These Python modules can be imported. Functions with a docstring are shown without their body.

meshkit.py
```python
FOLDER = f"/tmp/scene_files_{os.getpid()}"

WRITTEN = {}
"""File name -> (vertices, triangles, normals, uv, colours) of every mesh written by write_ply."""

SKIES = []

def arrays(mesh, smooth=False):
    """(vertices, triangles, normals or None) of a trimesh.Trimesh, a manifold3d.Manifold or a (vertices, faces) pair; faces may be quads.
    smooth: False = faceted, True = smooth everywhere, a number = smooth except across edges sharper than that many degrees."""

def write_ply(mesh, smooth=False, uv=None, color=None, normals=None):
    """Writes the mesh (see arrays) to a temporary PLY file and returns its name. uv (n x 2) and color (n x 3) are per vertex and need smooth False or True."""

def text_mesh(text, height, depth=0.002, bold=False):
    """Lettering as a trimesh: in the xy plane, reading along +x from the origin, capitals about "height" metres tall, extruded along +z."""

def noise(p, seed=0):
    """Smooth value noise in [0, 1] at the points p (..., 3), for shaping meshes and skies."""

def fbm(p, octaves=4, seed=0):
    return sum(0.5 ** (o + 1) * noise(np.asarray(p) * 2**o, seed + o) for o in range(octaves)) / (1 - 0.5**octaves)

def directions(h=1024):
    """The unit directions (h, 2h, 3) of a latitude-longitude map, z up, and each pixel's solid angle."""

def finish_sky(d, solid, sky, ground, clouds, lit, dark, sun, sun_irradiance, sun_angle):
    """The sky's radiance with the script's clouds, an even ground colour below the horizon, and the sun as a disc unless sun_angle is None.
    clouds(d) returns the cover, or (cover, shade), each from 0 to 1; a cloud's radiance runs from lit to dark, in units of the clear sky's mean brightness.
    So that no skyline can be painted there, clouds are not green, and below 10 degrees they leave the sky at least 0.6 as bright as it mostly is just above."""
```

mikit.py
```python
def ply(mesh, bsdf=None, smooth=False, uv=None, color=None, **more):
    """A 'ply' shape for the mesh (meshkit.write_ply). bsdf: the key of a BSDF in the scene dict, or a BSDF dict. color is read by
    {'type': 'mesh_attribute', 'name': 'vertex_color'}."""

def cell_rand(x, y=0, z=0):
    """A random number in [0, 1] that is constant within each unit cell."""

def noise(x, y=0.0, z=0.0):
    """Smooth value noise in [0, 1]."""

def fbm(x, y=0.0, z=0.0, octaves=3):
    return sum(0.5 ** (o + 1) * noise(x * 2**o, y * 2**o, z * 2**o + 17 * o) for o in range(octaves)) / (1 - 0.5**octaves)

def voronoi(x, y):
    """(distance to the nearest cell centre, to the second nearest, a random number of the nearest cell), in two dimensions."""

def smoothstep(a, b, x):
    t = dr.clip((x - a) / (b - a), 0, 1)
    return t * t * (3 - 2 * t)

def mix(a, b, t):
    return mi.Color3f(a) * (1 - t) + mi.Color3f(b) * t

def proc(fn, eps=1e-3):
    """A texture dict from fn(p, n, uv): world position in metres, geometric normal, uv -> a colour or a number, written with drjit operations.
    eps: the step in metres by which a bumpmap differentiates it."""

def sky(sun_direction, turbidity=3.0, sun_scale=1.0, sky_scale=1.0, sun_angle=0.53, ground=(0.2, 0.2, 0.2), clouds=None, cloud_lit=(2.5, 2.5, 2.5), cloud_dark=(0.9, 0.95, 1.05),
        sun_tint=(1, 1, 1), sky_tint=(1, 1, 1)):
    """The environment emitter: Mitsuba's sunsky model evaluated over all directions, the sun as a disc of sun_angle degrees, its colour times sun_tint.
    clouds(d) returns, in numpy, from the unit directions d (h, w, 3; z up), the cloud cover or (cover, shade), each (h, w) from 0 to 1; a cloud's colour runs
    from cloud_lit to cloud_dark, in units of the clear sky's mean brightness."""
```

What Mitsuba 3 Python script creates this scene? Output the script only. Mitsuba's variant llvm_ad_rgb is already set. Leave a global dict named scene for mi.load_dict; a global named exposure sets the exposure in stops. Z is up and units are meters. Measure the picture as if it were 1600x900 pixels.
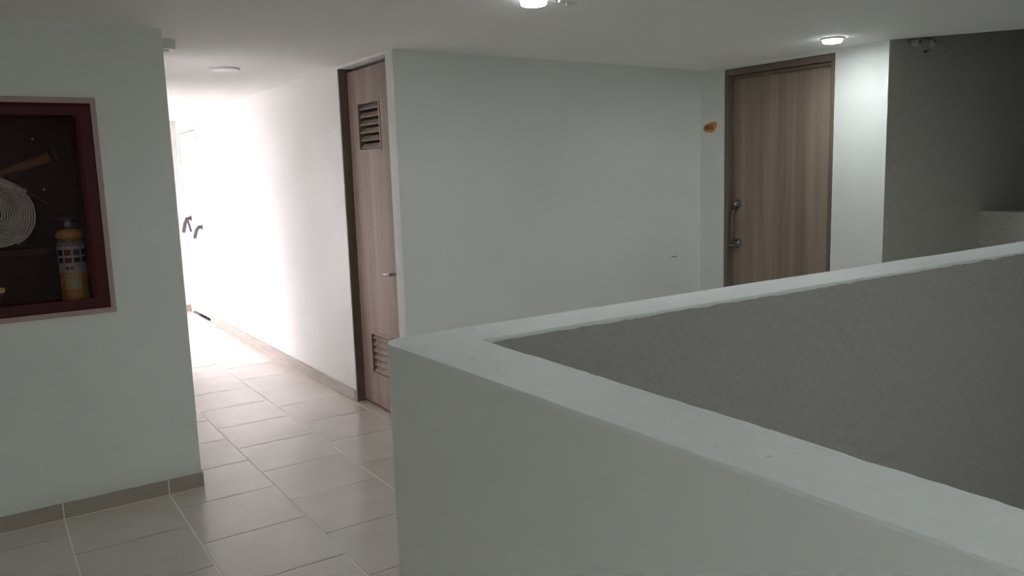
import math
import numpy as np
import trimesh
import manifold3d as m3
import drjit as dr
import mitsuba as mi
import mikit
import meshkit
from shapely.geometry import Polygon, Point, box as sbox

T = mi.ScalarTransform4f
scene, labels = {}, {}

# ------------------------------------------------------------------ camera
F, YAW, PITCH, ROLL = 1250.0, 0.588443, 0.144248, -0.0316363
EYE = np.array([0.0, 0.0, 1.5])
_f = np.array([math.sin(YAW) * math.cos(PITCH), math.cos(YAW) * math.cos(PITCH), -math.sin(PITCH)])
_r = np.array([math.cos(YAW), -math.sin(YAW), 0.0])
_u = np.cross(_r, _f)
_up = -math.sin(ROLL) * _r + math.cos(ROLL) * _u
scene['camera'] = {
    'type': 'perspective', 'fov_axis': 'x', 'fov': math.degrees(2 * math.atan(800 / F)),
    'near_clip': 0.05, 'far_clip': 200.0,
    'to_world': T().look_at(origin=EYE.tolist(), target=(EYE + _f).tolist(), up=_up.tolist()),
}

# ------------------------------------------------------------------ daylight, lamps' strength, exposure
exposure = -0.04
DAY, NEAR = 124.0, 2.3  # NEAR: strength of the added lamps out of view
SUN = (-0.74, -0.42, 0.40)
scene['sky'] = mikit.sky(SUN, turbidity=4.0, sun_scale=0.0, sky_scale=1.0 * DAY, ground=(0.35, 0.34, 0.33),
                         clouds=lambda d: np.ones(d.shape[:2]), cloud_lit=(1.04, 0.968, 1.085))     # an even, bright overcast
LAMP = np.array([0.93, 0.995, 1.01]) * 225.0

# ------------------------------------------------------------------ materials
def rgb(*c):
    return {'type': 'rgb', 'value': list(c)}

def principled(name, color, rough, **more):
    scene[name] = {'type': 'twosided', 'bsdf': {'type': 'principled', 'base_color': color if isinstance(color, dict) else rgb(*color), 'roughness': rough, **more}}
    return name

def bumped(name, color, rough, fn, height, eps=1e-3, **more):
    scene[name] = {'type': 'twosided', 'bsdf': {'type': 'bumpmap', 'arbitrary': mikit.proc(fn, eps), 'scale': height,
                   'bsdf': {'type': 'principled', 'base_color': color if isinstance(color, dict) else rgb(*color), 'roughness': rough, **more}}}
    return name

def paint_color(p, n, uv):
    v = 0.97 + 0.05 * mikit.fbm(p.x * 1.7 + 3, p.y * 1.7, p.z * 1.7, 3)
    return mikit.mix((0.735, 0.755, 0.725), (0.775, 0.785, 0.765), mikit.noise(p.x * 3, p.y * 3, p.z * 3)) * v

def cap_color(p, n, uv):
    v = mikit.fbm(p.x * 26, p.y * 26, p.z * 26, 3)
    spots = mikit.smoothstep(0.70, 0.76, mikit.noise(p.x * 70, p.y * 70, p.z * 70)) * mikit.smoothstep(0.62, 0.75, mikit.noise(p.x * 5 + 9, p.y * 5, p.z * 5))
    return mikit.mix((0.76, 0.79, 0.78), (0.83, 0.85, 0.845), v) * (1 - 0.18 * spots)

def grey_color(p, n, uv):
    v = mikit.fbm(p.x * 60, p.y * 60, p.z * 60, 3)
    return mikit.mix((0.355, 0.338, 0.315), (0.44, 0.42, 0.392), v)

def stair_color(p, n, uv):
    return grey_color(p, n, uv) * mi.Color3f(1.36, 1.40, 1.38)

def grey_bump(p, n, uv):
    return mikit.fbm(p.x * 90, p.y * 90, p.z * 90, 2)

def tile_color(tint):
    def fn(p, n, uv):
        v = mikit.fbm(p.x * 5 + tint * 31, p.y * 5, 0.0, 4)
        fleck = mikit.noise(p.x * 260, p.y * 260, tint)
        return mikit.mix((0.55, 0.50, 0.45), (0.64, 0.59, 0.54), v) * (0.97 + 0.02 * tint + 0.04 * fleck)
    return fn

def board_color(p, n, uv):
    v = mikit.fbm(p.x * 7, p.y * 7, p.z * 7, 3)
    return mikit.mix((0.345, 0.305, 0.262), (0.42, 0.375, 0.33), v)

def wood_color(dark):
    def fn(p, n, uv):
        s = (p.x + p.y) * 1.0
        warp = mikit.noise(s * 3, p.z * 0.6, 2.0) * 0.5
        a = mikit.fbm((s + warp * 0.05) * 26, p.z * 0.7, 1.0, 3)
        b = mikit.noise(s * 190 + 40 * mikit.noise(s * 5, p.z * 0.5), p.z * 1.6, 5.0)
        c = mikit.noise(s * 6, p.z * 0.35, 9.0)
        t = dr.clip(0.55 * a + 0.22 * b + 0.32 * c - 0.05, 0, 1)
        return mikit.mix((0.185, 0.130, 0.098), (0.430, 0.335, 0.275), t) * dark
    return fn

def axe_color(p, n, uv):
    v = mikit.fbm(p.x * 8, p.y * 60, p.z * 60, 3)
    return mikit.mix((0.27, 0.115, 0.052), (0.38, 0.175, 0.08), v)

def hose_color(p, n, uv):
    v = mikit.noise(p.x * 300, p.y * 300, p.z * 300)
    return mikit.mix((0.80, 0.80, 0.74), (0.88, 0.88, 0.82), v)

WALL = principled('mat_paint', mikit.proc(paint_color), 0.6, specular=0.3)
CAP = bumped('mat_cap_paint', mikit.proc(cap_color), 0.55, lambda p, n, uv: mikit.fbm(p.x * 40, p.y * 40, p.z * 40, 3), 0.0025, specular=0.3)
CEIL = principled('mat_ceiling_paint', (0.77, 0.775, 0.755), 0.75, specular=0.2)
STAIRGREY = bumped('mat_stair_wall_paint', mikit.proc(stair_color), 0.7, grey_bump, 0.004, specular=0.2)
GREY = bumped('mat_grey_texture_paint', mikit.proc(grey_color), 0.7, grey_bump, 0.004, specular=0.2)
TILE = [principled(f'mat_tile_{i}', mikit.proc(tile_color(i)), 0.215, specular=0.6) for i in range(3)]
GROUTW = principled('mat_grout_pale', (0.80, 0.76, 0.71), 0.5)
GROUT = principled('mat_grout_shaded', (0.33, 0.305, 0.275), 0.8)  # grout darkened, shade of the narrow cross joints put into its colour
BOARD = principled('mat_baseboard_tile', mikit.proc(board_color), 0.35)
WOOD = principled('mat_wood', mikit.proc(wood_color(0.86)), 0.42, specular=0.4)
WOODF = principled('mat_wood_frame_shaded', mikit.proc(wood_color(0.50)), 0.45, specular=0.4)  # same wood as the leaves, darkened for the shade on the jambs
WHITE = principled('mat_white_plastic', (0.80, 0.80, 0.78), 0.35)
WHITED = principled('mat_white_door', (0.78, 0.78, 0.77), 0.45)
EMGREY = principled('mat_grey_plastic', (0.42, 0.42, 0.40), 0.4)
HANDLEGREY = principled('mat_handle_grey', (0.10, 0.10, 0.115), 0.4)
DIFF = principled('mat_diffuser', (0.85, 0.85, 0.85), 0.4)
STEEL = principled('mat_steel', (0.62, 0.60, 0.58), 0.22, metallic=1.0)
DARKSTEEL = principled('mat_dark_steel', (0.36, 0.34, 0.33), 0.22, metallic=1.0)
CHROME = principled('mat_chrome', (0.85, 0.84, 0.83), 0.10, metallic=1.0)
BRONZE = principled('mat_dark_nickel', (0.26, 0.235, 0.22), 0.22, metallic=1.0)
BLACK = principled('mat_black', (0.025, 0.025, 0.028), 0.4)
DARKGREY = principled('mat_dark_grey', (0.12, 0.12, 0.13), 0.4)
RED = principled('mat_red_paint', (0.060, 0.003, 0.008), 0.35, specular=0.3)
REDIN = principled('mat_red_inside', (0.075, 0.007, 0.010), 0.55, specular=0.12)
FLANGE = principled('mat_flange', (0.40, 0.29, 0.28), 0.45)
YELLOW = principled('mat_yellow_steel', (0.70, 0.36, 0.085), 0.32, clearcoat=0.5)
LABELW = principled('mat_label_white', (0.62, 0.61, 0.66), 0.45)
LABELY = principled('mat_label_cream', (0.66, 0.60, 0.36), 0.45)
INK = principled('mat_ink', (0.035, 0.03, 0.04), 0.5)
INKB = principled('mat_ink_blue', (0.07, 0.075, 0.14), 0.5)
INKR = principled('mat_ink_red', (0.20, 0.05, 0.04), 0.5)
INKO = principled('mat_ink_orange', (0.75, 0.36, 0.05), 0.5)
PLAQUE = principled('mat_plaque', (0.62, 0.24, 0.04), 0.35, clearcoat=0.3)
AXEW = principled('mat_axe_wood', mikit.proc(axe_color), 0.4)
HOSE = principled('mat_hose_canvas', mikit.proc(hose_color), 0.85)
ALU = principled('mat_aluminium', (0.75, 0.75, 0.76), 0.3, metallic=1.0)
BRASS = principled('mat_brass', (0.75, 0.55, 0.25), 0.2, metallic=1.0)
scene['mat_glass'] = {'type': 'thindielectric', 'int_ior': 1.5}
scene['mat_dimming_glass'] = {'type': 'thindielectric', 'int_ior': 1.2, 'specular_transmittance': rgb(0.60, 0.54, 0.54)}  # tint stands in for the dimness inside the cabinet
GLASS = 'mat_glass'

# ------------------------------------------------------------------ mesh helpers
def bevel_box(x0, y0, z0, x1, y1, z1, b=0.0):
    if b <= 0:
        m = trimesh.creation.box(extents=(x1 - x0, y1 - y0, z1 - z0))
        m.apply_translation(((x0 + x1) / 2, (y0 + y1) / 2, (z0 + z1) / 2))
        return m
    pts = []
    for x, sx in ((x0, 1), (x1, -1)):
        for y, sy in ((y0, 1), (y1, -1)):
            for z, sz in ((z0, 1), (z1, -1)):
                pts += [(x, y + sy * b, z + sz * b), (x + sx * b, y, z + sz * b), (x + sx * b, y + sy * b, z)]
    return trimesh.convex.convex_hull(np.array(pts))

def cat(*ms):
    return trimesh.util.concatenate([m for m in ms])

def to_tm(man):
    m = man.to_mesh()
    return trimesh.Trimesh(m.vert_properties[:, :3], m.tri_verts, process=False)

def mbox(x0, y0, z0, x1, y1, z1):
    return m3.Manifold.cube((x1 - x0, y1 - y0, z1 - z0)).translate((x0, y0, z0))

def prism(pts, z0, z1):
    """Manifold prism over a polygon."""
    p = Polygon(pts)
    if not p.exterior.is_ccw:
        pts = list(pts)[::-1]
    return m3.Manifold.extrude(m3.CrossSection([list(map(tuple, pts))]), z1 - z0).translate((0, 0, z0))

def lathe(profile, n=40, axis='z', at=(0, 0, 0)):
    """profile: (radius, height) pairs; revolved about z, then turned so that z points along axis."""
    m = trimesh.creation.revolve(np.array(profile, float), sections=n)
    m.fix_normals()
    A = {'z': np.eye(3), '-z': np.diag([1, -1, -1]), '-x': np.array([[0, 0, -1], [0, 1, 0], [1, 0, 0]]), '-y': np.array([[1, 0, 0], [0, 0, -1], [0, 1, 0]]), 'x': np.array([[0, 0, 1], [0, 1, 0], [-1, 0, 0]])}[axis]
    M = np.eye(4); M[:3, :3] = A; M[:3, 3] = at
    m.apply_transform(M)
    return m

def tube(pts, r, n=14):
    """Round bar through pts, r a number or one per point, closed at the ends."""
    pts = np.array(pts, float)
    r = np.broadcast_to(r, len(pts)).astype(float)
    d = np.gradient(pts, axis=0)
    d /= np.linalg.norm(d, axis=1, keepdims=True)
    ref = np.eye(3)[[2, 0, 1][int(np.argmin([np.abs(d[:, k]).max() for k in (2, 0, 1)]))]]
    V, Fc = [], []
    for p, t, rr in zip(pts, d, r):
        a = np.cross(t, ref); a /= np.linalg.norm(a)
        b = np.cross(t, a)
        for k in range(n):
            an = 2 * math.pi * k / n
            V.append(p + rr * (math.cos(an) * a + math.sin(an) * b))
    for i in range(len(pts) - 1):
        for k in range(n):
            a, b = i * n + k, i * n + (k + 1) % n
            Fc += [(a, b, b + n), (a, b + n, a + n)]
    V += [pts[0], pts[-1]]
    c0, c1 = len(V) - 2, len(V) - 1
    for k in range(n):
        Fc += [(c0, (k + 1) % n, k), (c1, (len(pts) - 1) * n + k, (len(pts) - 1) * n + (k + 1) % n)]
    m = trimesh.Trimesh(np.array(V), np.array(Fc), process=False)
    m.fix_normals()
    return m

def moved(m, M):
    m = m.copy(); m.apply_transform(M); return m

def frame_of(origin, xdir, ydir, zdir):
    M = np.eye(4); M[:3, 0], M[:3, 1], M[:3, 2], M[:3, 3] = xdir, ydir, zdir, origin
    return M

_count = {}
def key_for(name):
    k = _count.get(name, 0); _count[name] = k + 1
    return name if k == 0 else f'{name}_{k:03d}'

def part(name, mesh, mat, parent=None, smooth=False, label=None, kind=None, **more):
    key = key_for((parent + '__' if parent else '') + name)
    scene[key] = mesh if isinstance(mesh, dict) else mikit.ply(mesh, mat, smooth=smooth, **more)
    if label or kind:
        labels[key] = {k: v for k, v in (('label', label), ('kind', kind)) if v}
    return key

def thing(name, label, category, group=None):
    key = key_for(name)
    labels[key] = {'label': label, 'category': category}
    if group:
        labels[key]['group'] = group
    return key

def struct(name, mesh, mat, label, category, smooth=False):
    scene[name] = mikit.ply(mesh, mat, smooth=smooth)
    labels[name] = {'label': label, 'category': category, 'kind': 'structure'}
    return name

def struct_root(name, label, category):
    labels[name] = {'label': label, 'category': category, 'kind': 'structure'}
    return name

def emit(mesh, mat, radiance, smooth=False):
    return mikit.ply(mesh, mat, smooth=smooth, emitter={'type': 'area', 'radiance': rgb(*map(float, radiance))})

# ------------------------------------------------------------------ the room (metres, floor z = 0)
ZC = 2.194                      # ceiling
YL = 4.03                       # front face of the wall with the cabinet
XL = 0.805                      # its free end: the corridor's left side
XC = 2.022                      # corridor's right wall
XD = 4.555                      # wall with the apartment door
YS = 2.765                      # grey stair wall
YEND = 9.83
BAY = 6.62                      # where the corridor opens to the bright bay on its left
SLIT = (4.88, 5.19, 0.72, 1.97)  # narrow unseen window, added to even out light on the right wall
FRONT = [(XC, 4.150), (XD, 4.235)]
HP = 1.05                       # parapet height
ZV = -1.6                       # landing down in the stairwell
BACK = -1.3
WEST = -1.6

# floor slab with the stairwell left out
slab = prism([(WEST, BACK), (0.95, BACK), (0.95, 1.95), (5.75, 1.95), (5.75, 2.95), (XD + .2, 2.95), (XD + .2, 4.4), (XC + .3, 4.4), (XC + .3, YEND + .1), (-2.3, YEND + .1), (-2.3, BAY - .05), (XL - .1, BAY - .05), (XL - .1, YL + .3), (WEST, YL + .3)], -0.20, -0.0045)
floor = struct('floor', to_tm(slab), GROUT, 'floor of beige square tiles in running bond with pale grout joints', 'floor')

PITCHT, GAPX, GAPY = 0.4495, 0.0072, 0.0046
def tile_mesh(w, d):
    b = 0.0010
    m = bevel_box(-w / 2, -d / 2, -0.010, w / 2, d / 2, 0.0, b)
    return m
_tiles = {}
rng = np.random.default_rng(7)
def lay_tiles(x0, x1, y0, y1, c0, c1):
    for c in range(c0, c1):
        xa, xb = max(0.200 + c * PITCHT, x0), min(0.200 + (c + 1) * PITCHT, x1)
        if xb - xa < 0.03:
            continue
        off = 2.922 if c % 2 else 3.145
        k = math.floor((y0 - off) / PITCHT)
        while off + k * PITCHT < y1:
            ya, yb = max(off + k * PITCHT, y0), min(off + (k + 1) * PITCHT, y1)
            k += 1
            if yb - ya < 0.03:
                continue
            w, d = round(xb - xa - GAPX, 4), round(yb - ya - GAPY, 4)
            v = int(rng.integers(3))
            if (w, d, v) not in _tiles:
                _tiles[w, d, v] = mikit.ply(tile_mesh(w, d), TILE[v])
            dz = rng.uniform(-0.0004, 0.0004)
            M = T().translate([(xa + xb) / 2, (ya + yb) / 2, float(dz)]).rotate([1, 0, 0], float(rng.uniform(-.03, .03))).rotate([0, 1, 0], float(rng.uniform(-.03, .03)))
            part('tile', {**_tiles[w, d, v], 'to_world': M}, None, floor)
lay_tiles(WEST, 0.6495, BACK, YL, -5, 1)            # the hall
lay_tiles(0.6495, 0.90, BACK, 2.023, 1, 2)          # beside the parapet
lay_tiles(0.6495, 2.0, 2.023, YEND, 1, 4)           # the corridor
lay_tiles(2.0, XD, 2.02, 4.20, 4, 10)               # behind the parapet
lay_tiles(-2.16, 0.6495, BAY + .02, YEND, -6, 1)         # the bright bay at the end
lay_tiles(XD + .02, 5.7, 2.02, YS, 10, 13)
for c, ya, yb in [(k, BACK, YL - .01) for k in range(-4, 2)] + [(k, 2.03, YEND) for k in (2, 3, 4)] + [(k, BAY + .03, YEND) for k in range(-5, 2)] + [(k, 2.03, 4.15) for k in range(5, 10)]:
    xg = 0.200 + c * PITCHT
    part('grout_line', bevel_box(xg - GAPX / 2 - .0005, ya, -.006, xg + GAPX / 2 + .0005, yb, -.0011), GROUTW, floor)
part('threshold', bevel_box(2.006, 4.25, -0.012, 2.30, 4.955, -0.0005, 0.001), TILE[1], floor)

# ceiling: slab over hall and corridor, its free edge towards the stair
e0, ed = np.array([XD, YS]), np.array([0.571, -0.821])
e1 = e0 + ed * ((YS - BACK) / 0.821)
ceil_pts = [(WEST, BACK), tuple(e1), tuple(e0), (XD + .2, YS + .1), (XD + .2, 4.4), (XC + .3, 4.4), (XC + .3, YEND + .1), (-2.3, YEND + .1), (-2.3, BAY - .05), (XL - .1, BAY - .05), (XL - .1, YL + .3), (WEST, YL + .3)]
struct('ceiling', to_tm(prism(ceil_pts, ZC, ZC + 0.25)), CEIL, 'plain white painted ceiling over hall and corridor', 'ceiling')

# walls
CX0, CX1, CZ0, CZ1 = -0.46, 0.502, 0.924, 1.880       # cabinet outside
left = prism([(WEST, YL), (XL, YL), (XL, BAY), (-2.3, BAY), (-2.3, BAY - .2), (XL - .2, BAY - .2), (XL - .2, YL + .3), (WEST, YL + .3)], 0, ZC) - mbox(-2.4, SLIT[0], SLIT[2], XL + .1, SLIT[1], SLIT[3]) - mbox(CX0 + .02, YL - .1, CZ0 + .02, CX1 - .02, YL + .27, CZ1 - .02)
struct('wall_left', to_tm(left), WALL, 'white wall with the recessed hose cabinet, left of the corridor', 'wall')

D1Y0, D1Y1, D1Z = 4.247, 4.957, 2.180
front = prism([FRONT[0], FRONT[1], (XD + .02, 4.6), (XC + .5, 4.6), (XC + .5, YEND), (XC, YEND)], 0, ZC)
front = front - mbox(XC - .1, D1Y0, -.1, XC + .4, D1Y1, D1Z) - mbox(XC - .1, 8.86, -.1, XC + .05, 9.76, 2.08)
struct('wall_front', to_tm(front), WALL, 'white wall block between the corridor with the louvered door and the hall', 'wall')

D2Y0, D2Y1, D2Z = 3.120, 4.008, 2.170
right = prism([(XD, YS), (XD, 4.6), (XD + .25, 4.6), (XD + .25, YS + .15)], 0, ZC) - mbox(XD - .1, D2Y0, -.1, XD + .2, D2Y1, D2Z)
struct('wall_right', to_tm(right), WALL, 'white wall around the closed apartment door, lit by the ceiling lamp', 'wall')
struct('wall_stair', to_tm(prism([(XD, YS), (7.6, YS), (7.6, YS + .15), (XD + .25, YS + .15)], ZV, 3.6)), STAIRGREY, 'dark grey textured stair wall right of the lit white strip', 'wall')
struct('wall_low', to_tm(mbox(5.70, BACK, ZV, 5.86, YS, 1.133)), STAIRGREY, 'low grey wall in front of the dark stair wall at the right edge', 'wall')
struct('wall_back', to_tm(mbox(WEST, BACK - .15, ZV, 7.6, BACK, 3.6)), WALL, 'white wall behind the viewer', 'wall')
struct('wall_side', to_tm(mbox(WEST - .15, BACK, 0, WEST, YL, ZC)), WALL, 'white wall on the left side of the hall', 'wall')
struct('wall_far', to_tm(mbox(7.6, BACK, ZV, 7.75, YS, 3.6)), GREY, 'dark grey wall across the stairwell', 'wall')
nrm = np.array([-0.821, -0.571])
up = [tuple(e0), tuple(e1), tuple(e1 + nrm * .2), tuple(e0 + nrm * .2)]
struct('wall_upper', to_tm(prism(up, ZC + .24, 3.6)), GREY, 'grey upright above the edge of the ceiling slab', 'wall')
struct('ceiling_stair', to_tm(mbox(XD - .3, BACK, 3.6, 7.6, YS + .15, 3.75)), GREY, 'grey ceiling high over the stairwell', 'ceiling')
struct('floor_landing', to_tm(mbox(0.9, BACK, ZV - .15, 7.6, YS, ZV)), GREY, 'grey landing down in the stairwell', 'floor')
struct('wall_end', to_tm(mbox(-2.3, YEND, 0, XC, YEND + .15, ZC)), WALL, 'white wall closing the bright far end of the corridor', 'wall')

# ------------------------------------------------------------------ parapet around the stairwell
def parapet():
    O, I = [], []
    n1, n2 = 190, 200
    for t in np.linspace(0, 1, n1):
        yo, yi = BACK + t * (1.93 - BACK), BACK + t * (1.826 - BACK)
        O.append((0.912 - (max(yo, .3) - .4) * .0155, yo)); I.append((1.084 + (max(yi, .3) - .45) * .0225, yi))
    c = np.array(O[-1]); ci = I[-1]
    for a in np.linspace(0, math.pi / 2, 9)[1:]:
        O.append((0.985 - (0.985 - c[0]) * math.cos(a), 1.93 + 0.082 * math.sin(a))); I.append(ci)
    for t in np.linspace(0, 1, n2)[1:]:
        O.append((0.985 + t * (5.70 - .985), 2.012)); I.append((ci[0] + t * (5.70 - ci[0]), 1.826 - .0145 * t * (5.70 - ci[0])))
    O, I = np.array(O), np.array(I)
    S = np.concatenate([[0], np.cumsum(np.linalg.norm(np.diff((O + I) / 2, axis=0), axis=1))])
    W = O - I; W /= np.linalg.norm(W, axis=1, keepdims=True)
    # the width direction per station, perpendicular to each face
    def wob(s, f, seed, amp):
        p = np.stack([s * f, np.full_like(s, seed * 7.3), s * 0], -1)
        return (meshkit.noise(p, seed) - 0.5) * 2 * amp
    eo = wob(S, 9, 1, .0022) + wob(S, 38, 2, .0014)
    ei = wob(S, 8, 3, .0025) + wob(S, 34, 4, .0022) + wob(S, 90, 5, .0012)
    zt = wob(S, 3, 6, .0020)
    r = 0.006
    rows = []
    for z in (0.0, 0.35, 0.7, 0.95, HP - 0.05):
        rows.append((O, z + 0 * S))
    for a in np.linspace(0, math.pi / 2, 5):
        k = math.sin(a)
        rows.append((O + W * (eo * k - r * (1 - math.cos(a)))[:, None], HP - r + r * math.sin(a) + zt * k))
    for t in (.2, .4, .6, .8):
        rows.append((O * (1 - t) + I * t, HP + zt + wob(S + 50 * t, 20, 8, .0012)))
    for a in np.linspace(math.pi / 2, 0, 5):
        rows.append((I + W * (-ei + r * (1 - math.cos(a)))[:, None], HP - r + r * math.sin(a) + zt * math.sin(a)))
    rows.append((I - W * ei[:, None] * 0.3, 1.0 + 0 * S))
    rows.append((I, 0.6 + 0 * S)); rows.append((I, -0.2 + 0 * S))
    n = len(S)
    V = np.concatenate([np.column_stack([p, z]) for p, z in rows])
    Fc = []
    for j in range(len(rows) - 1):
        for i in range(n - 1):
            a, b = j * n + i, j * n + i + 1
            Fc += [(a, a + n, b + n), (a, b + n, b)]
    for end in (0, n - 1):      # the end caps
        ids = [j * n + end for j in range(len(rows))]
        for q in range(1, len(ids) - 1):
            Fc.append((ids[0], ids[q], ids[q + 1]) if end == 0 else (ids[0], ids[q + 1], ids[q]))
    body = trimesh.Trimesh(V, np.array(Fc), process=False)
    body.merge_vertices(); body.update_faces(body.nondegenerate_faces()); body.fix_normals()
    # split: outer face, cap
    # grey coat on the stair side, a little proud, its upper edge uneven
    top = HP - 0.012 + wob(S, 22, 11, .003) + wob(S, 70, 12, .002)
    I2 = I - W * 0.0030
    rows2 = [(I + W * .004, top + .001), (I2, top)] + [(I2, z + 0 * S) for z in (0.98, 0.8, 0.4, -0.2, -0.8, ZV)]
    V2 = np.concatenate([np.column_stack([p, z]) for p, z in rows2])
    F2 = []
    for j in range(len(rows2) - 1):
        for i in range(n - 1):
            a, b = j * n + i, j * n + i + 1
            F2 += [(a, a + n, b + n), (a, b + n, b)]
    coat = trimesh.Trimesh(V2, np.array(F2), process=False)
    coat.update_faces(coat.nondegenerate_faces())
    return body, coat
body, coat = parapet()
zc = body.triangles_center[:, 2]
fn = body.face_normals
cap_faces = zc > HP - 0.012
outer_m = body.submesh([np.where(~cap_faces)[0]], append=True)
cap_m = body.submesh([np.where(cap_faces)[0]], append=True)
para = struct('wall_parapet', outer_m, WALL, 'waist-high white parapet turning a corner around the stairwell', 'parapet', smooth=35)
part('cap', cap_m, CAP, para, smooth=40, label='rough white painted top of the parapet')
part('stair_side_coat', coat, GREY, para, smooth=40, label='grey textured coat on the stair side')

# ------------------------------------------------------------------ baseboards
def boards(root, along, fixed, a0, a1, first, thick, side):
    """Tile strips 7.6 cm high, their joints on the floor's grid. along: 'x' or 'y'."""
    joints = [a0] + [first + k * PITCHT for k in range(-30, 40) if a0 + .03 < first + k * PITCHT < a1 - .03] + [a1]
    for p, q in zip(joints[:-1], joints[1:]):
        g = 0.0022
        if along == 'x':
            m = bevel_box(p + g, min(fixed, fixed + side * thick), 0.003, q - g, max(fixed, fixed + side * thick), 0.076, 0.0015)
        else:
            m = bevel_box(min(fixed, fixed + side * thick), p + g, 0.003, max(fixed, fixed + side * thick), q - g, 0.076, 0.0015)
        part('tile', m, BOARD, root)
def grout_strip(root, x0, y0, x1, y1):
    part('grout', bevel_box(x0, y0, 0.0, x1, y1, 0.0735), GROUTW, root)
b = struct_root('baseboard_left', 'beige tile baseboard along the wall with the hose cabinet', 'baseboard')
boards(b, 'x', YL, WEST, XL + .009, 0.200, .010, -1)
grout_strip(b, WEST, YL - .0088, XL + .004, YL)
b = struct_root('baseboard_corridor', 'beige tile baseboard on the left side of the corridor', 'baseboard')
boards(b, 'y', XL, YL, BAY, 3.145, .010, 1)
grout_strip(b, XL, YL, XL + .0075, BAY)
b = struct_root('baseboard_right', 'beige tile baseboard on the right corridor wall beyond the louvered door', 'baseboard')
boards(b, 'y', XC, D1Y1 + .005, 8.80, 3.30, .018, -1)
grout_strip(b, XC - .0168, D1Y1 + .005, XC, 8.80)
b = struct_root('baseboard_end', 'short beige tile baseboard at the bright corridor end', 'baseboard')
boards(b, 'x', YEND, -2.16, XC, 0.200, .010, -1)
b = struct_root('baseboard_front', 'beige tile baseboard at the foot of the white hall wall', 'baseboard')
boards(b, 'x', 4.150, XC, 3.0, 0.200, .006, -1)

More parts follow.
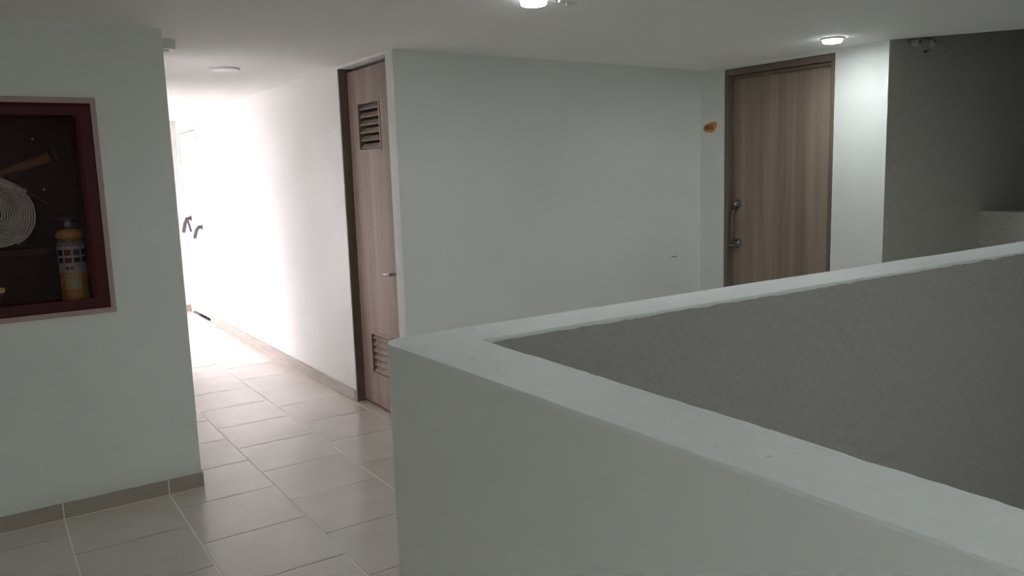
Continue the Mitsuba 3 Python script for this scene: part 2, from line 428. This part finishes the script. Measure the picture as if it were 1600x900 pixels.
# ------------------------------------------------------------------ louvered door in the corridor
d1 = struct_root('door_1', 'tall narrow wood grain door with two louver vents in the corridor', 'door')
XF = 2.080                                           # face of the leaf
lv = [(4.490, 4.795, 1.662, 1.950), (4.480, 4.785, 0.225, 0.490)]
leaf = mbox(XF, 4.255, 0.012, XF + .038, 4.945, 2.158)
for (ya, yb, za, zb) in lv:
    leaf = leaf - mbox(XF - .1, ya, za, XF + .2, yb, zb)
part('leaf', to_tm(leaf), WOOD, d1)
fr = mbox(XC + .002, D1Y1 - .012, 0, XF + .07, D1Y1, D1Z) + mbox(XF + .045, D1Y0, 0, XF + .075, D1Y0 + .03, D1Z) + mbox(XF + .045, D1Y1 - .05, 0, XF + .075, D1Y1, D1Z)
part('frame', to_tm(fr), WOODF, d1)
part('closet_dark', bevel_box(XF + .30, D1Y0, 0, XF + .31, D1Y1, D1Z), BLACK, d1)  # black sheet standing in for the unlit closet interior
for (ya, yb, za, zb) in lv:
    w = 0.012
    v = to_tm(mbox(XF - .004, ya - w, za - w, XF + .036, yb + w, zb + w) - mbox(XF - .1, ya + .004, za + .004, XF + .2, yb - .004, zb - .004))
    v = part('vent', v, WOOD, d1)
    n = 6
    for i in range(n):
        zc_ = za + (i + 0.5) * (zb - za) / n
        s = bevel_box(-.0045, ya + .0045, -.0205, .0045, yb - .0045, .0205, .0025)
        s.apply_transform(trimesh.transformations.rotation_matrix(math.radians(40), [0, 1, 0]))
        s.apply_translation((XF + .019, 0, zc_))
        part('slat', s, WOOD, v)
hz, hy = 0.913, 4.338
h = part('handle', lathe([(0, 0), (.027, 0), (.027, .005), (.022, .009), (0, .009)], 32, '-x', (XF, hy, hz)), CHROME, d1, smooth=30, label='chrome lever handle')
lev = tube([(XF - .008, hy, hz), (XF - .030, hy, hz), (XF - .046, hy + .006, hz), (XF - .052, hy + .022, hz), (XF - .053, hy + .06, hz - .002), (XF - .050, hy + .105, hz - .004)], [.0105, .0095, .010, .010, .009, .0075], 16)
d1l = part('lever', lev, DARKSTEEL, h, smooth=50)

# ------------------------------------------------------------------ apartment door
d2 = struct_root('door_2', 'closed brown wood grain apartment door with a pull handle', 'door')
XG = 4.612
part('leaf', bevel_box(XG, D2Y0 + .034, .006, XG + .04, D2Y1 - .034, 2.112, .002), WOOD, d2)
part('header', bevel_box(XD + .003, D2Y0 + .003, 2.125, XG + .05, D2Y1 - .003, D2Z - .002, .002), WOODF, d2)
part('header', bevel_box(XD + .030, D2Y0 + .036, 2.100, XG - .006, D2Y1 - .036, 2.122, .002), WOODF, d2)
part('jamb', bevel_box(XD + .003, D2Y1 - .032, 0, XG + .05, D2Y1 - .003, 2.123, .002), WOODF, d2)
part('jamb', bevel_box(XD + .003, D2Y0 + .003, 0, XG + .05, D2Y0 + .032, 2.123, .002), WOODF, d2)
ky = 3.925
k = part('deadbolt', lathe([(0, 0), (.031, 0), (.031, .006), (.027, .010), (.024, .024), (.014, .030), (0, .030)], 32, '-x', (XG, ky, 1.219)), BRONZE, d2, smooth=30, label='round deadbolt cylinder')
part('keyhole', lathe([(0, 0), (.008, 0), (.008, .003), (0, .003)], 20, '-x', (XG - .030, ky, 1.219)), CHROME, k)
g = part('pull_handle', tube([(XG, ky + .006, 1.180), (XG - .034, ky + .006, 1.176), (XG - .046, ky + .006, 1.165), (XG - .048, ky + .006, 1.14), (XG - .048, ky + .006, 1.06), (XG - .048, ky + .006, .985), (XG - .046, ky + .006, .962), (XG - .034, ky + .006, .952), (XG, ky + .006, .948)], [.010, .009, .0075, .007, .007, .007, .0075, .009, .010], 16), BRONZE, d2, smooth=50, label='slim vertical pull bar')
l = part('latch_lock', lathe([(0, 0), (.034, 0), (.034, .006), (.028, .011), (.022, .020), (0, .022)], 32, '-x', (XG, ky, .932)), BRONZE, d2, smooth=30, label='lower round lock plate')
part('thumb_lever', cat(tube([(XG - .018, ky, .925), (XG - .045, ky, .923)], .008, 14), bevel_box(XG - .060, ky - .036, .914, XG - .040, ky + .054, .926, .004)), BRONZE, l, smooth=40)

# ------------------------------------------------------------------ white double door at the bright end
d3 = struct_root('door_3', 'white double door on the right at the bright corridor end', 'door')
part('frame', to_tm(mbox(XC - .008, 8.86, 0, XC + .05, 9.76, 2.08) - mbox(XC - .1, 8.90, -.1, XC + .2, 9.72, 2.04)), WHITED, d3)
for ya, yb, hy_ in ((8.905, 9.307, 8.98), (9.313, 9.715, 9.46)):
    lf = part('leaf', bevel_box(XC + .004, ya, .022, XC + .04, yb, 2.035, .002), WHITED, d3)
    if hy_ > 9.2:
        bars = [tube([(XC, hy_, 1.10), (XC - .045, hy_ - .002, 1.095), (XC - .056, hy_ + .05, 1.04), (XC - .056, hy_ + .15, .945)], .019, 12),
                tube([(XC - .040, hy_, 1.09), (XC - .030, hy_ - .03, 1.02), (XC - .020, hy_ - .05, .95)], .012, 12)]
    else:
        bars = [tube([(XC, hy_ - .03, 1.02), (XC - .040, hy_ - .03, 1.02), (XC - .052, hy_ + .02, .985), (XC - .052, hy_ + .12, .905)], .018, 12)]
    rose = lathe([(0, 0), (.030, 0), (.030, .008), (0, .009)], 24, '-x', (XC + .004, hy_ - (0 if hy_ > 9.2 else .03), 1.10 if hy_ > 9.2 else 1.02))
    part('handle', cat(rose, *bars), HANDLEGREY, lf, smooth=40, label='dark lever handle')
part('gap_shade', bevel_box(XC - .003, 8.98, 0.0, XC + .045, 9.46, .008), BLACK, d3, label='black strip standing in for the shaded gap under the double door')  # solid black strip in place of the shade under the leaves

# ------------------------------------------------------------------ window on the left of the bright end
w1 = struct_root('window_1', 'tall glazed window lighting the far end of the corridor', 'window')
wx = -2.20
WY = YEND
ys = np.linspace(BAY, WY, 3)
fm = mbox(wx - .03, BAY, 0, wx + .03, WY, .06) + mbox(wx - .03, BAY, ZC - .05, wx + .03, WY, ZC)
for y in ys:
    fm = fm + mbox(wx - .03, min(max(y - .025, BAY), WY - .05), 0, wx + .03, min(max(y + .025, BAY + .05), WY), ZC)
part('window_frame', to_tm(fm), ALU, w1)
for a, c in zip(ys[:-1], ys[1:]):
    V = np.array([(wx, a + .02, .05), (wx, c - .02, .05), (wx, c - .02, ZC - .04), (wx, a + .02, ZC - .04)])
    part('pane', trimesh.Trimesh(V, [[0, 1, 2], [0, 2, 3]], process=False), GLASS, w1)

w2 = struct_root('window_2', 'unseen narrow window added in the left side of the corridor to light its right wall', 'window')  # added window, out of view, brightens the wall opposite
fm = mbox(XL - .12, SLIT[0], SLIT[2], XL - .08, SLIT[1], SLIT[3]) - mbox(XL - .2, SLIT[0] + .025, SLIT[2] + .03, XL, SLIT[1] - .025, SLIT[3] - .03)
part('window_frame', to_tm(fm), ALU, w2)
V = np.array([(XL - .10, SLIT[0] + .02, SLIT[2] + .02), (XL - .10, SLIT[1] - .02, SLIT[2] + .02), (XL - .10, SLIT[1] - .02, SLIT[3] - .02), (XL - .10, SLIT[0] + .02, SLIT[3] - .02)])
part('pane', trimesh.Trimesh(V, [[0, 1, 2], [0, 2, 3]], process=False), GLASS, w2)

# ------------------------------------------------------------------ hose cabinet in the left wall
cab = thing('fire_hose_cabinet', 'dark red glazed fire hose cabinet recessed in the left white wall', 'cabinet')
yb_ = YL + 0.245
body_m = mbox(CX0 + .021, YL - .002, CZ0 + .021, CX1 - .021, yb_, CZ1 - .021) - mbox(CX0 + .085, YL - .1, CZ0 + .052, CX1 - .085, yb_ - .004, CZ1 - .075)
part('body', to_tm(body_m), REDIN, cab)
fl = mbox(CX0, YL - .010, CZ0, CX1, YL - .0005, CZ1) - mbox(CX0 + .019, YL - .1, CZ0 + .022, CX1 - .0215, YL + .1, CZ1 - .024)
part('flange', to_tm(fl), FLANGE, cab, label='pale mauve edge flange')
dx0, dx1, dz0, dz1 = CX0 + .026, CX1 - .022, CZ0 + .028, CZ1 - .040
rail = .048
dr_m = mbox(dx0, YL - .004, dz0, dx1, YL + .014, dz1) - mbox(dx0 + rail, YL - .1, dz0 + rail - .006, dx1 - rail, YL + .1, dz1 - .036)
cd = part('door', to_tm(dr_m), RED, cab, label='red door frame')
part('pane', trimesh.Trimesh(np.array([(dx0 + rail - .005, YL + .008, dz0 + .03), (dx1 - rail + .005, YL + .008, dz0 + .03), (dx1 - rail + .005, YL + .008, dz1 - .03), (dx0 + rail - .005, YL + .008, dz1 - .03)]), [[0, 1, 2], [0, 2, 3]], process=False), 'mat_dimming_glass', cd)
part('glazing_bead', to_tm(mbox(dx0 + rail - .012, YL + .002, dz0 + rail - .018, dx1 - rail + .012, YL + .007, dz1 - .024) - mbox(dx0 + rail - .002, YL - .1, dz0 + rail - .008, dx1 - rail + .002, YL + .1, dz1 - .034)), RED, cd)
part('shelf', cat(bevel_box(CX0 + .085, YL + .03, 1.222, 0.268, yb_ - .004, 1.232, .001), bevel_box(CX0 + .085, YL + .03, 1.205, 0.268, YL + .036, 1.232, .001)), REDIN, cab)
for (sx_, sz_) in ((0.262, 1.715), (0.285, 1.487), (0.05, 1.70)):
    part('rivet', lathe([(0, 0), (.006, 0), (.004, .004), (0, .005)], 14, '-y', (sx_, yb_ - .004, sz_)), STEEL, cab, smooth=30)

def spiral_hose():
    """Flat canvas hose rolled up on edge; axis along y; nearly touching turns."""
    cx, cz, w0, w1_ = 0.078, 1.388, YL + .055, YL + .118
    turns, r0, r1 = 14, 0.022, 0.148
    n = turns * 40
    a = np.linspace(0, turns * 2 * math.pi, n)
    r = r0 + (r1 - r0) * a / a[-1]
    a = a - a[-1] + math.radians(62)
    wobble = 0.0022 * np.sin(a * 1.0 + 1) * (r / r1) + 0.0014 * np.sin(a * 3.1)
    # the lower right loosens, as in a hose laid on a shelf
    loose = 0.020 * np.exp(-((np.mod(-a, 2 * math.pi) - 0.75) / .55) ** 2) * (r / r1) ** 4
    rr = r + wobble
    x, z = cx + (rr + loose * .35) * np.cos(-a), cz + (rr - loose * .3) * np.sin(-a)
    z = np.maximum(z, 1.2385 + .0 * z)
    P = np.column_stack([x, z])
    d = np.gradient(P, axis=0); d /= np.linalg.norm(d, axis=1, keepdims=True)
    nn = np.column_stack([-d[:, 1], d[:, 0]])
    th = 0.0032
    prof = [(-th, w0 + .002), (-th * .5, w0), (th * .5, w0), (th, w0 + .002), (th, w1_ - .002), (th * .5, w1_), (-th * .5, w1_), (-th, w1_ - .002)]
    V = np.concatenate([np.column_stack([P[:, 0] + o * nn[:, 0], np.full(n, y), P[:, 1] + o * nn[:, 1]]) for o, y in prof])
    Fc = []
    for j in range(8):
        k2 = (j + 1) % 8
        for i in range(n - 1):
            Fc += [(j * n + i, j * n + i + 1, k2 * n + i + 1), (j * n + i, k2 * n + i + 1, k2 * n + i)]
    for i in range(1, 7):
        Fc += [(0, i * n, (i + 1) * n), (n - 1, (i + 1) * n + n - 1, i * n + n - 1)]
    m = trimesh.Trimesh(V, np.array(Fc), process=False); m.fix_normals()
    return m
hose = thing('fire_hose', 'white canvas fire hose rolled up on the cabinet shelf', 'hose')
part('coil', spiral_hose(), HOSE, hose, smooth=45)
yn = YL + .085
tail = tube([(0.030, yn, 1.540), (0.075, yn, 1.546), (0.115, yn, 1.527), (0.160, yn, 1.503)], [.014, .015, .016, .016], 16)
part('tail', tail, HOSE, hose, smooth=50)
part('coupling', cat(tube([(0.158, yn, 1.504), (0.205, yn, 1.477)], .0185, 20), tube([(0.170, yn, 1.497), (0.176, yn, 1.4935)], .0215, 20), tube([(0.192, yn, 1.4845), (0.198, yn, 1.481)], .0215, 20)), STEEL, hose, smooth=40, label='grey metal coupling')
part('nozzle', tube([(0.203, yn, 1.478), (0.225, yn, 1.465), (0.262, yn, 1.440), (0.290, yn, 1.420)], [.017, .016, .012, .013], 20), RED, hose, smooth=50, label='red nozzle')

axe = thing('fire_axe', 'fire axe with brown wooden handle hung behind the rolled hose', 'axe')
ya_ = YL + .216
hp_ = np.array([(-0.235, ya_, 1.432), (-0.05, ya_, 1.499), (0.12, ya_, 1.561), (0.23, ya_, 1.600), (0.300, ya_, 1.626), (0.318, ya_, 1.633), (0.345, ya_, 1.642)])
mh = tube(hp_, [.017, .016, .0175, .020, .0225, .025, .022], 20)
mh.vertices[:, 1] = ya_ + (mh.vertices[:, 1] - ya_) * .6
part('handle', mh, AXEW, axe, smooth=50, label='brown wooden handle')
bl = prism([(-0.035, -0.02), (0.0, -0.03), (0.035, -0.02), (0.030, 0.03), (0.055, 0.13), (-0.055, 0.13), (-0.030, 0.03)], -0.010, 0.010)
blade = to_tm(bl)
blade.apply_transform(frame_of((-0.215, ya_, 1.439), (0.94, 0, 0.34), (0.34, 0, -0.94), (0, 1, 0)))
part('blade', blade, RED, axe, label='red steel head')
mc = tube([(0.318, ya_, 1.632), (0.338, ya_, 1.6395)], [.0265, .0265], 20)
mc.vertices[:, 1] = ya_ + (mc.vertices[:, 1] - ya_) * .68
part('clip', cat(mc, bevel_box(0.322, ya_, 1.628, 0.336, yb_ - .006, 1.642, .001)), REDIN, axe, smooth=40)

ext = thing('fire_extinguisher', 'yellow fire extinguisher with a white label standing in the hose cabinet', 'extinguisher')
ex, ey, er = 0.354, YL + .105, .0555
zb0 = CZ0 + .053
part('cylinder', lathe([(0, 0), (er - .006, 0), (er, .006), (er, .302), (er * .98, .311), (er * .91, .319), (er * .78, .325), (er * .5, .329), (er * .30, .331), (0, .331)], 56, 'z', (ex, ey, zb0)), YELLOW, ext, smooth=35)
vt = zb0 + .329
val = part('valve', cat(lathe([(0, 0), (.019, 0), (.019, .016), (.013, .019), (.013, .032), (.016, .034), (.016, .046), (0, .048)], 24, 'z', (ex, ey, vt)), tube([(ex, ey, vt + .022), (ex + .028, ey, vt + .022)], .007, 12)), DARKGREY, ext, smooth=35, label='dark grey valve')
part('gauge', lathe([(0, 0), (.013, 0), (.013, .008), (0, .009)], 24, '-y', (ex - .004, ey - .014, vt + .024)), EMGREY, val, smooth=30)
part('lever', cat(bevel_box(ex - .050, ey - .008, vt + .050, ex + .020, ey + .008, vt + .056, .002), bevel_box(ex - .045, ey - .008, vt + .034, ex - .005, ey + .008, vt + .040, .002)), BLACK, val)
def sleeve(z0, z1, a0, a1, off):
    n = 28
    a = np.radians(np.linspace(a0, a1, n))
    R, R2 = er + off, er + off - .0006
    V = np.concatenate([np.column_stack([ex + q * np.sin(a), ey - q * np.cos(a), np.full(n, z)]) for q, z in ((R, z0), (R, z1), (R2, z1), (R2, z0))])
    Fc = []
    for j in range(4):
        k2 = (j + 1) % 4
        for i in range(n - 1):
            Fc += [(j * n + i, j * n + i + 1, k2 * n + i + 1), (j * n + i, k2 * n + i + 1, k2 * n + i)]
    Fc += [(0, n, 2 * n), (0, 2 * n, 3 * n), (n - 1, 3 * n - 1, 2 * n - 1), (n - 1, 4 * n - 1, 3 * n - 1)]
    m = trimesh.Trimesh(V, np.array(Fc), process=False); m.fix_normals()
    return m
def wrap(mesh, zc_, ac, off):
    """Bends a flat drawing (x, y, thickness z) round the cylinder: x = 0 at the angle ac."""
    v = mesh.vertices
    a = math.radians(ac) + v[:, 0] / er
    q = er + off + v[:, 2] * .25
    mesh = mesh.copy()
    mesh.vertices = np.column_stack([ex + q * np.sin(a), ey - q * np.cos(a), zc_ + v[:, 1]])
    return mesh
def word(t, hgt, bold=True, width=None):
    m = meshkit.text_mesh(t, hgt, .002, bold)
    m.apply_translation((-m.bounds[:, 0].mean(), 0, 0))
    if width:
        m.vertices[:, 0] *= width / (m.bounds[1, 0] - m.bounds[0, 0])
    return m
AC = -5
lab = part('label', sleeve(1.112, 1.268, AC - 78, AC + 78, .0010), LABELW, ext, smooth=40, label='white label with black lettering and pictures')
part('band', sleeve(1.2475, 1.268, AC - 78, AC + 78, .0016), INK, lab, smooth=40)
part('lettering', wrap(word('EXTINTOR', .0145, width=.098), 1.2505, AC - 4, .0018), INKO, lab)
part('lettering', wrap(word('MULTIPROPOSITO', .0130, width=.135), 1.2315, AC, .0014), INK, lab)
def rect_patch(w, hgt):
    nx = 10
    m = trimesh.creation.box(extents=(w, hgt, .001)).subdivide().subdivide()
    return m
for row, zz in enumerate((1.203, 1.168)):
    for col in range(4):
        ink = ((INK, INKR, INKB, INK), (INK, INKR, INK, INKB))[row][col]
        part('pictogram', wrap(rect_patch(.0285, (.0265, .0235)[row]), zz, -57 + 37 * col, .0012), ink, lab)
for dxx in (-27, -8):
    disc = trimesh.creation.cylinder(radius=.0074, height=.001, sections=24)
    part('dot', wrap(disc, 1.133, dxx, .0012), INKR, lab)
for i in range(3):
    part('text_line', wrap(rect_patch(.026, .0014), 1.143 - i * .006, AC + 33, .0012), DARKGREY, lab)
tag_ = part('tag', sleeve(1.036, 1.103, AC - 38, AC + 32, .0010), LABELY, ext, smooth=40, label='cream inspection sticker')
ring = trimesh.creation.annulus(.0105, .0120, .001, sections=32); ring.vertices[:, 0] *= 1.25; ring.vertices[:, 1] *= .42
part('emblem', wrap(ring, 1.089, AC - 10, .0013), INK, tag_)
part('text_line', wrap(rect_patch(.005, .012), 1.088, AC + 22, .0013), INK, tag_)

vlv = thing('hose_valve', 'small red angle valve with a bright tip low inside the cabinet', 'valve')
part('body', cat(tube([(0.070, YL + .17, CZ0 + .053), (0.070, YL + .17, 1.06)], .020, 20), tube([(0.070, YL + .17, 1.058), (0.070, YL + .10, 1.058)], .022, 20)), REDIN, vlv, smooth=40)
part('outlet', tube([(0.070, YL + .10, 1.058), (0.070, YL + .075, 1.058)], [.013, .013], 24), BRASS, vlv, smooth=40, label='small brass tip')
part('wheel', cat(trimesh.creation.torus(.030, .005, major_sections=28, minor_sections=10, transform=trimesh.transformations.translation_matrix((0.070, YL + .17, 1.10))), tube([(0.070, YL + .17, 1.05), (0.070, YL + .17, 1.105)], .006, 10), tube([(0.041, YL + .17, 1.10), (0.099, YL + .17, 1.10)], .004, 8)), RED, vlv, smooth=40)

# ------------------------------------------------------------------ ceiling fittings
def lamp(x, y, lit, label, radius=.062, drop=.030):
    k = thing('ceiling_light', label, 'ceiling light')
    part('trim', lathe([(radius - .007, 0), (radius - .007, .007), (radius - .004, .009), (radius, .006), (radius + .002, 0)], 56, '-z', (x, y, ZC)), WHITE, k, smooth=40)
    rr, h = radius - .0075, drop
    side = [(rr, .0005), (rr, h * .60), (rr * .97, h * .78), (rr * .90, h * .90)]
    bottom = [(rr * .90, h * .90), (rr * .74, h * .98), (rr * .4, h), (0, h)]
    rim, face = lathe(side, 56, '-z', (x, y, ZC)), lathe(bottom, 56, '-z', (x, y, ZC))
    for m, want in ((rim, 0), (face, 1)):      # outward normals: the light leaves downwards and sideways
        c = m.triangles_center - np.array([x, y, ZC])
        out = (m.face_normals * (c * [1, 1, 0] if not want else np.array([0, 0, -1.0]))).sum(1).mean()
        if out < 0:
            m.invert()
    if lit:
        part('diffuser', emit(face, DIFF, LAMP * lit, smooth=40), None, k)
        part('diffuser_rim', emit(rim, DIFF, LAMP * lit * .06, smooth=40), None, k)
    else:
        part('diffuser', cat(rim, face), DIFF, k, smooth=40)
lamp(1.985, 2.75, 1.0, 'lit round ceiling lamp at the top centre, in front of the white hall wall')
lamp(4.155, 2.868, 1.12, 'lit round ceiling lamp close to the apartment door')
lamp(1.40, 5.25, 0, 'unlit round ceiling lamp over the bright corridor', .092, .014)
lamp(-0.35, -0.62, NEAR * 0.78, 'added round ceiling lamp, unseen behind the viewer, filling the near hall with light')  # added lamp out of view, lights left wall and parapet face
lamp(2.7, -0.45, NEAR * 1.5, 'added round ceiling lamp, unseen over the stairwell, lighting the parapet and its stair side')  # added lamp out of view, lights parapet top and stair side

def detector(x, y, label):
    k = thing('smoke_detector', label, 'smoke detector')
    part('base', lathe([(0, 0), (.056, 0), (.056, .030), (.053, .034), (0, .034)], 48, '-z', (x, y, ZC)), WHITE, k, smooth=30)
    part('ring', lathe([(0, .034), (.050, .034), (.052, .038), (.050, .046), (.040, .049), (0, .049)], 48, '-z', (x, y, ZC)), DIFF, k, smooth=30, label='bright white lower ring')
    part('sensor', lathe([(0, .049), (.024, .049), (.022, .056), (.012, .060), (0, .061)], 32, '-z', (x, y, ZC)), WHITE, k, smooth=30)
detector(0.868, 4.32, 'white smoke detector on the ceiling at the end of the left wall')
detector(2.03, 2.56, 'white smoke detector at the top picture edge beside the centre lamp')

em = thing('emergency_light', 'dim twin-headed emergency light high on the dark grey stair wall', 'emergency light')
part('body', bevel_box(4.80, YS - .045, 2.150, 4.92, YS - .001, 2.220, .008), EMGREY, em)
for s, hx in ((0, 4.765), (1, 4.925)):
    hd = part('head', lathe([(0, 0), (.022, 0), (.026, .012), (.028, .040), (.025, .046), (0, .046)], 32, '-y', (hx, YS - .018, 2.188 + .012 * s)), EMGREY, em, smooth=35)
    part('lens', lathe([(0, 0), (.012, 0), (.010, .004), (0, .006)], 28, '-y', (hx, YS - .064, 2.188 + .012 * s)), DARKGREY, hd, smooth=35)
part('bracket', tube([(4.875, YS - .03, 2.138), (4.93, YS - .03, 2.158)], .008, 10), DARKGREY, em, smooth=40)

# ------------------------------------------------------------------ number plaque and switch
pl = thing('number_plaque', 'orange leaf-shaped plaque with the door number 801 beside the apartment door', 'sign')
th_ = np.linspace(0, 2 * math.pi, 60, endpoint=False)
outl = [(-.060, -.006), (-.050, .008), (-.030, .021), (-.005, .029), (.025, .034), (.050, .033), (.060, .026), (.059, .010), (.050, -.012), (.040, -.028), (.028, -.033), (0, -.034), (-.030, -.030), (-.050, -.020)]
shp = Polygon(outl).buffer(.006).buffer(-.004)
pm = trimesh.creation.extrude_polygon(shp, .008, engine='earcut')
PM = frame_of((XD, 4.140, 1.777), (0, -1, 0), (0, 0, 1), (-1, 0, 0))
part('plate', moved(pm, PM), PLAQUE, pl)
tm = word('801', .030, True); tm.apply_translation((-.004, -.015, .008))
part('lettering', moved(tm, PM), INK, pl, label='black digits 801')

sw = thing('wall_switch', 'small white double switch plate low on the hall wall left of the apartment door', 'switch')
fx = lambda x: FRONT[0][1] + (FRONT[1][1] - FRONT[0][1]) * (x - FRONT[0][0]) / (FRONT[1][0] - FRONT[0][0])
SM = frame_of((4.262, fx(4.262), 0.893), (0.99943, 0.0336, 0), (0, 0, 1), (0.0336, -0.99943, 0))
part('plate', moved(bevel_box(-.036, -.057, 0, .036, .057, .008, .003), SM), WHITE, sw)
for zz in (.0225, -.0255):
    part('rocker', moved(bevel_box(-.022, zz - .021, .006, .022, zz + .021, .0115, .002), SM), WHITE, sw)
part('slot', moved(bevel_box(-.024, -.0515, .0075, .024, -.0475, .0088), SM), DARKGREY, sw)
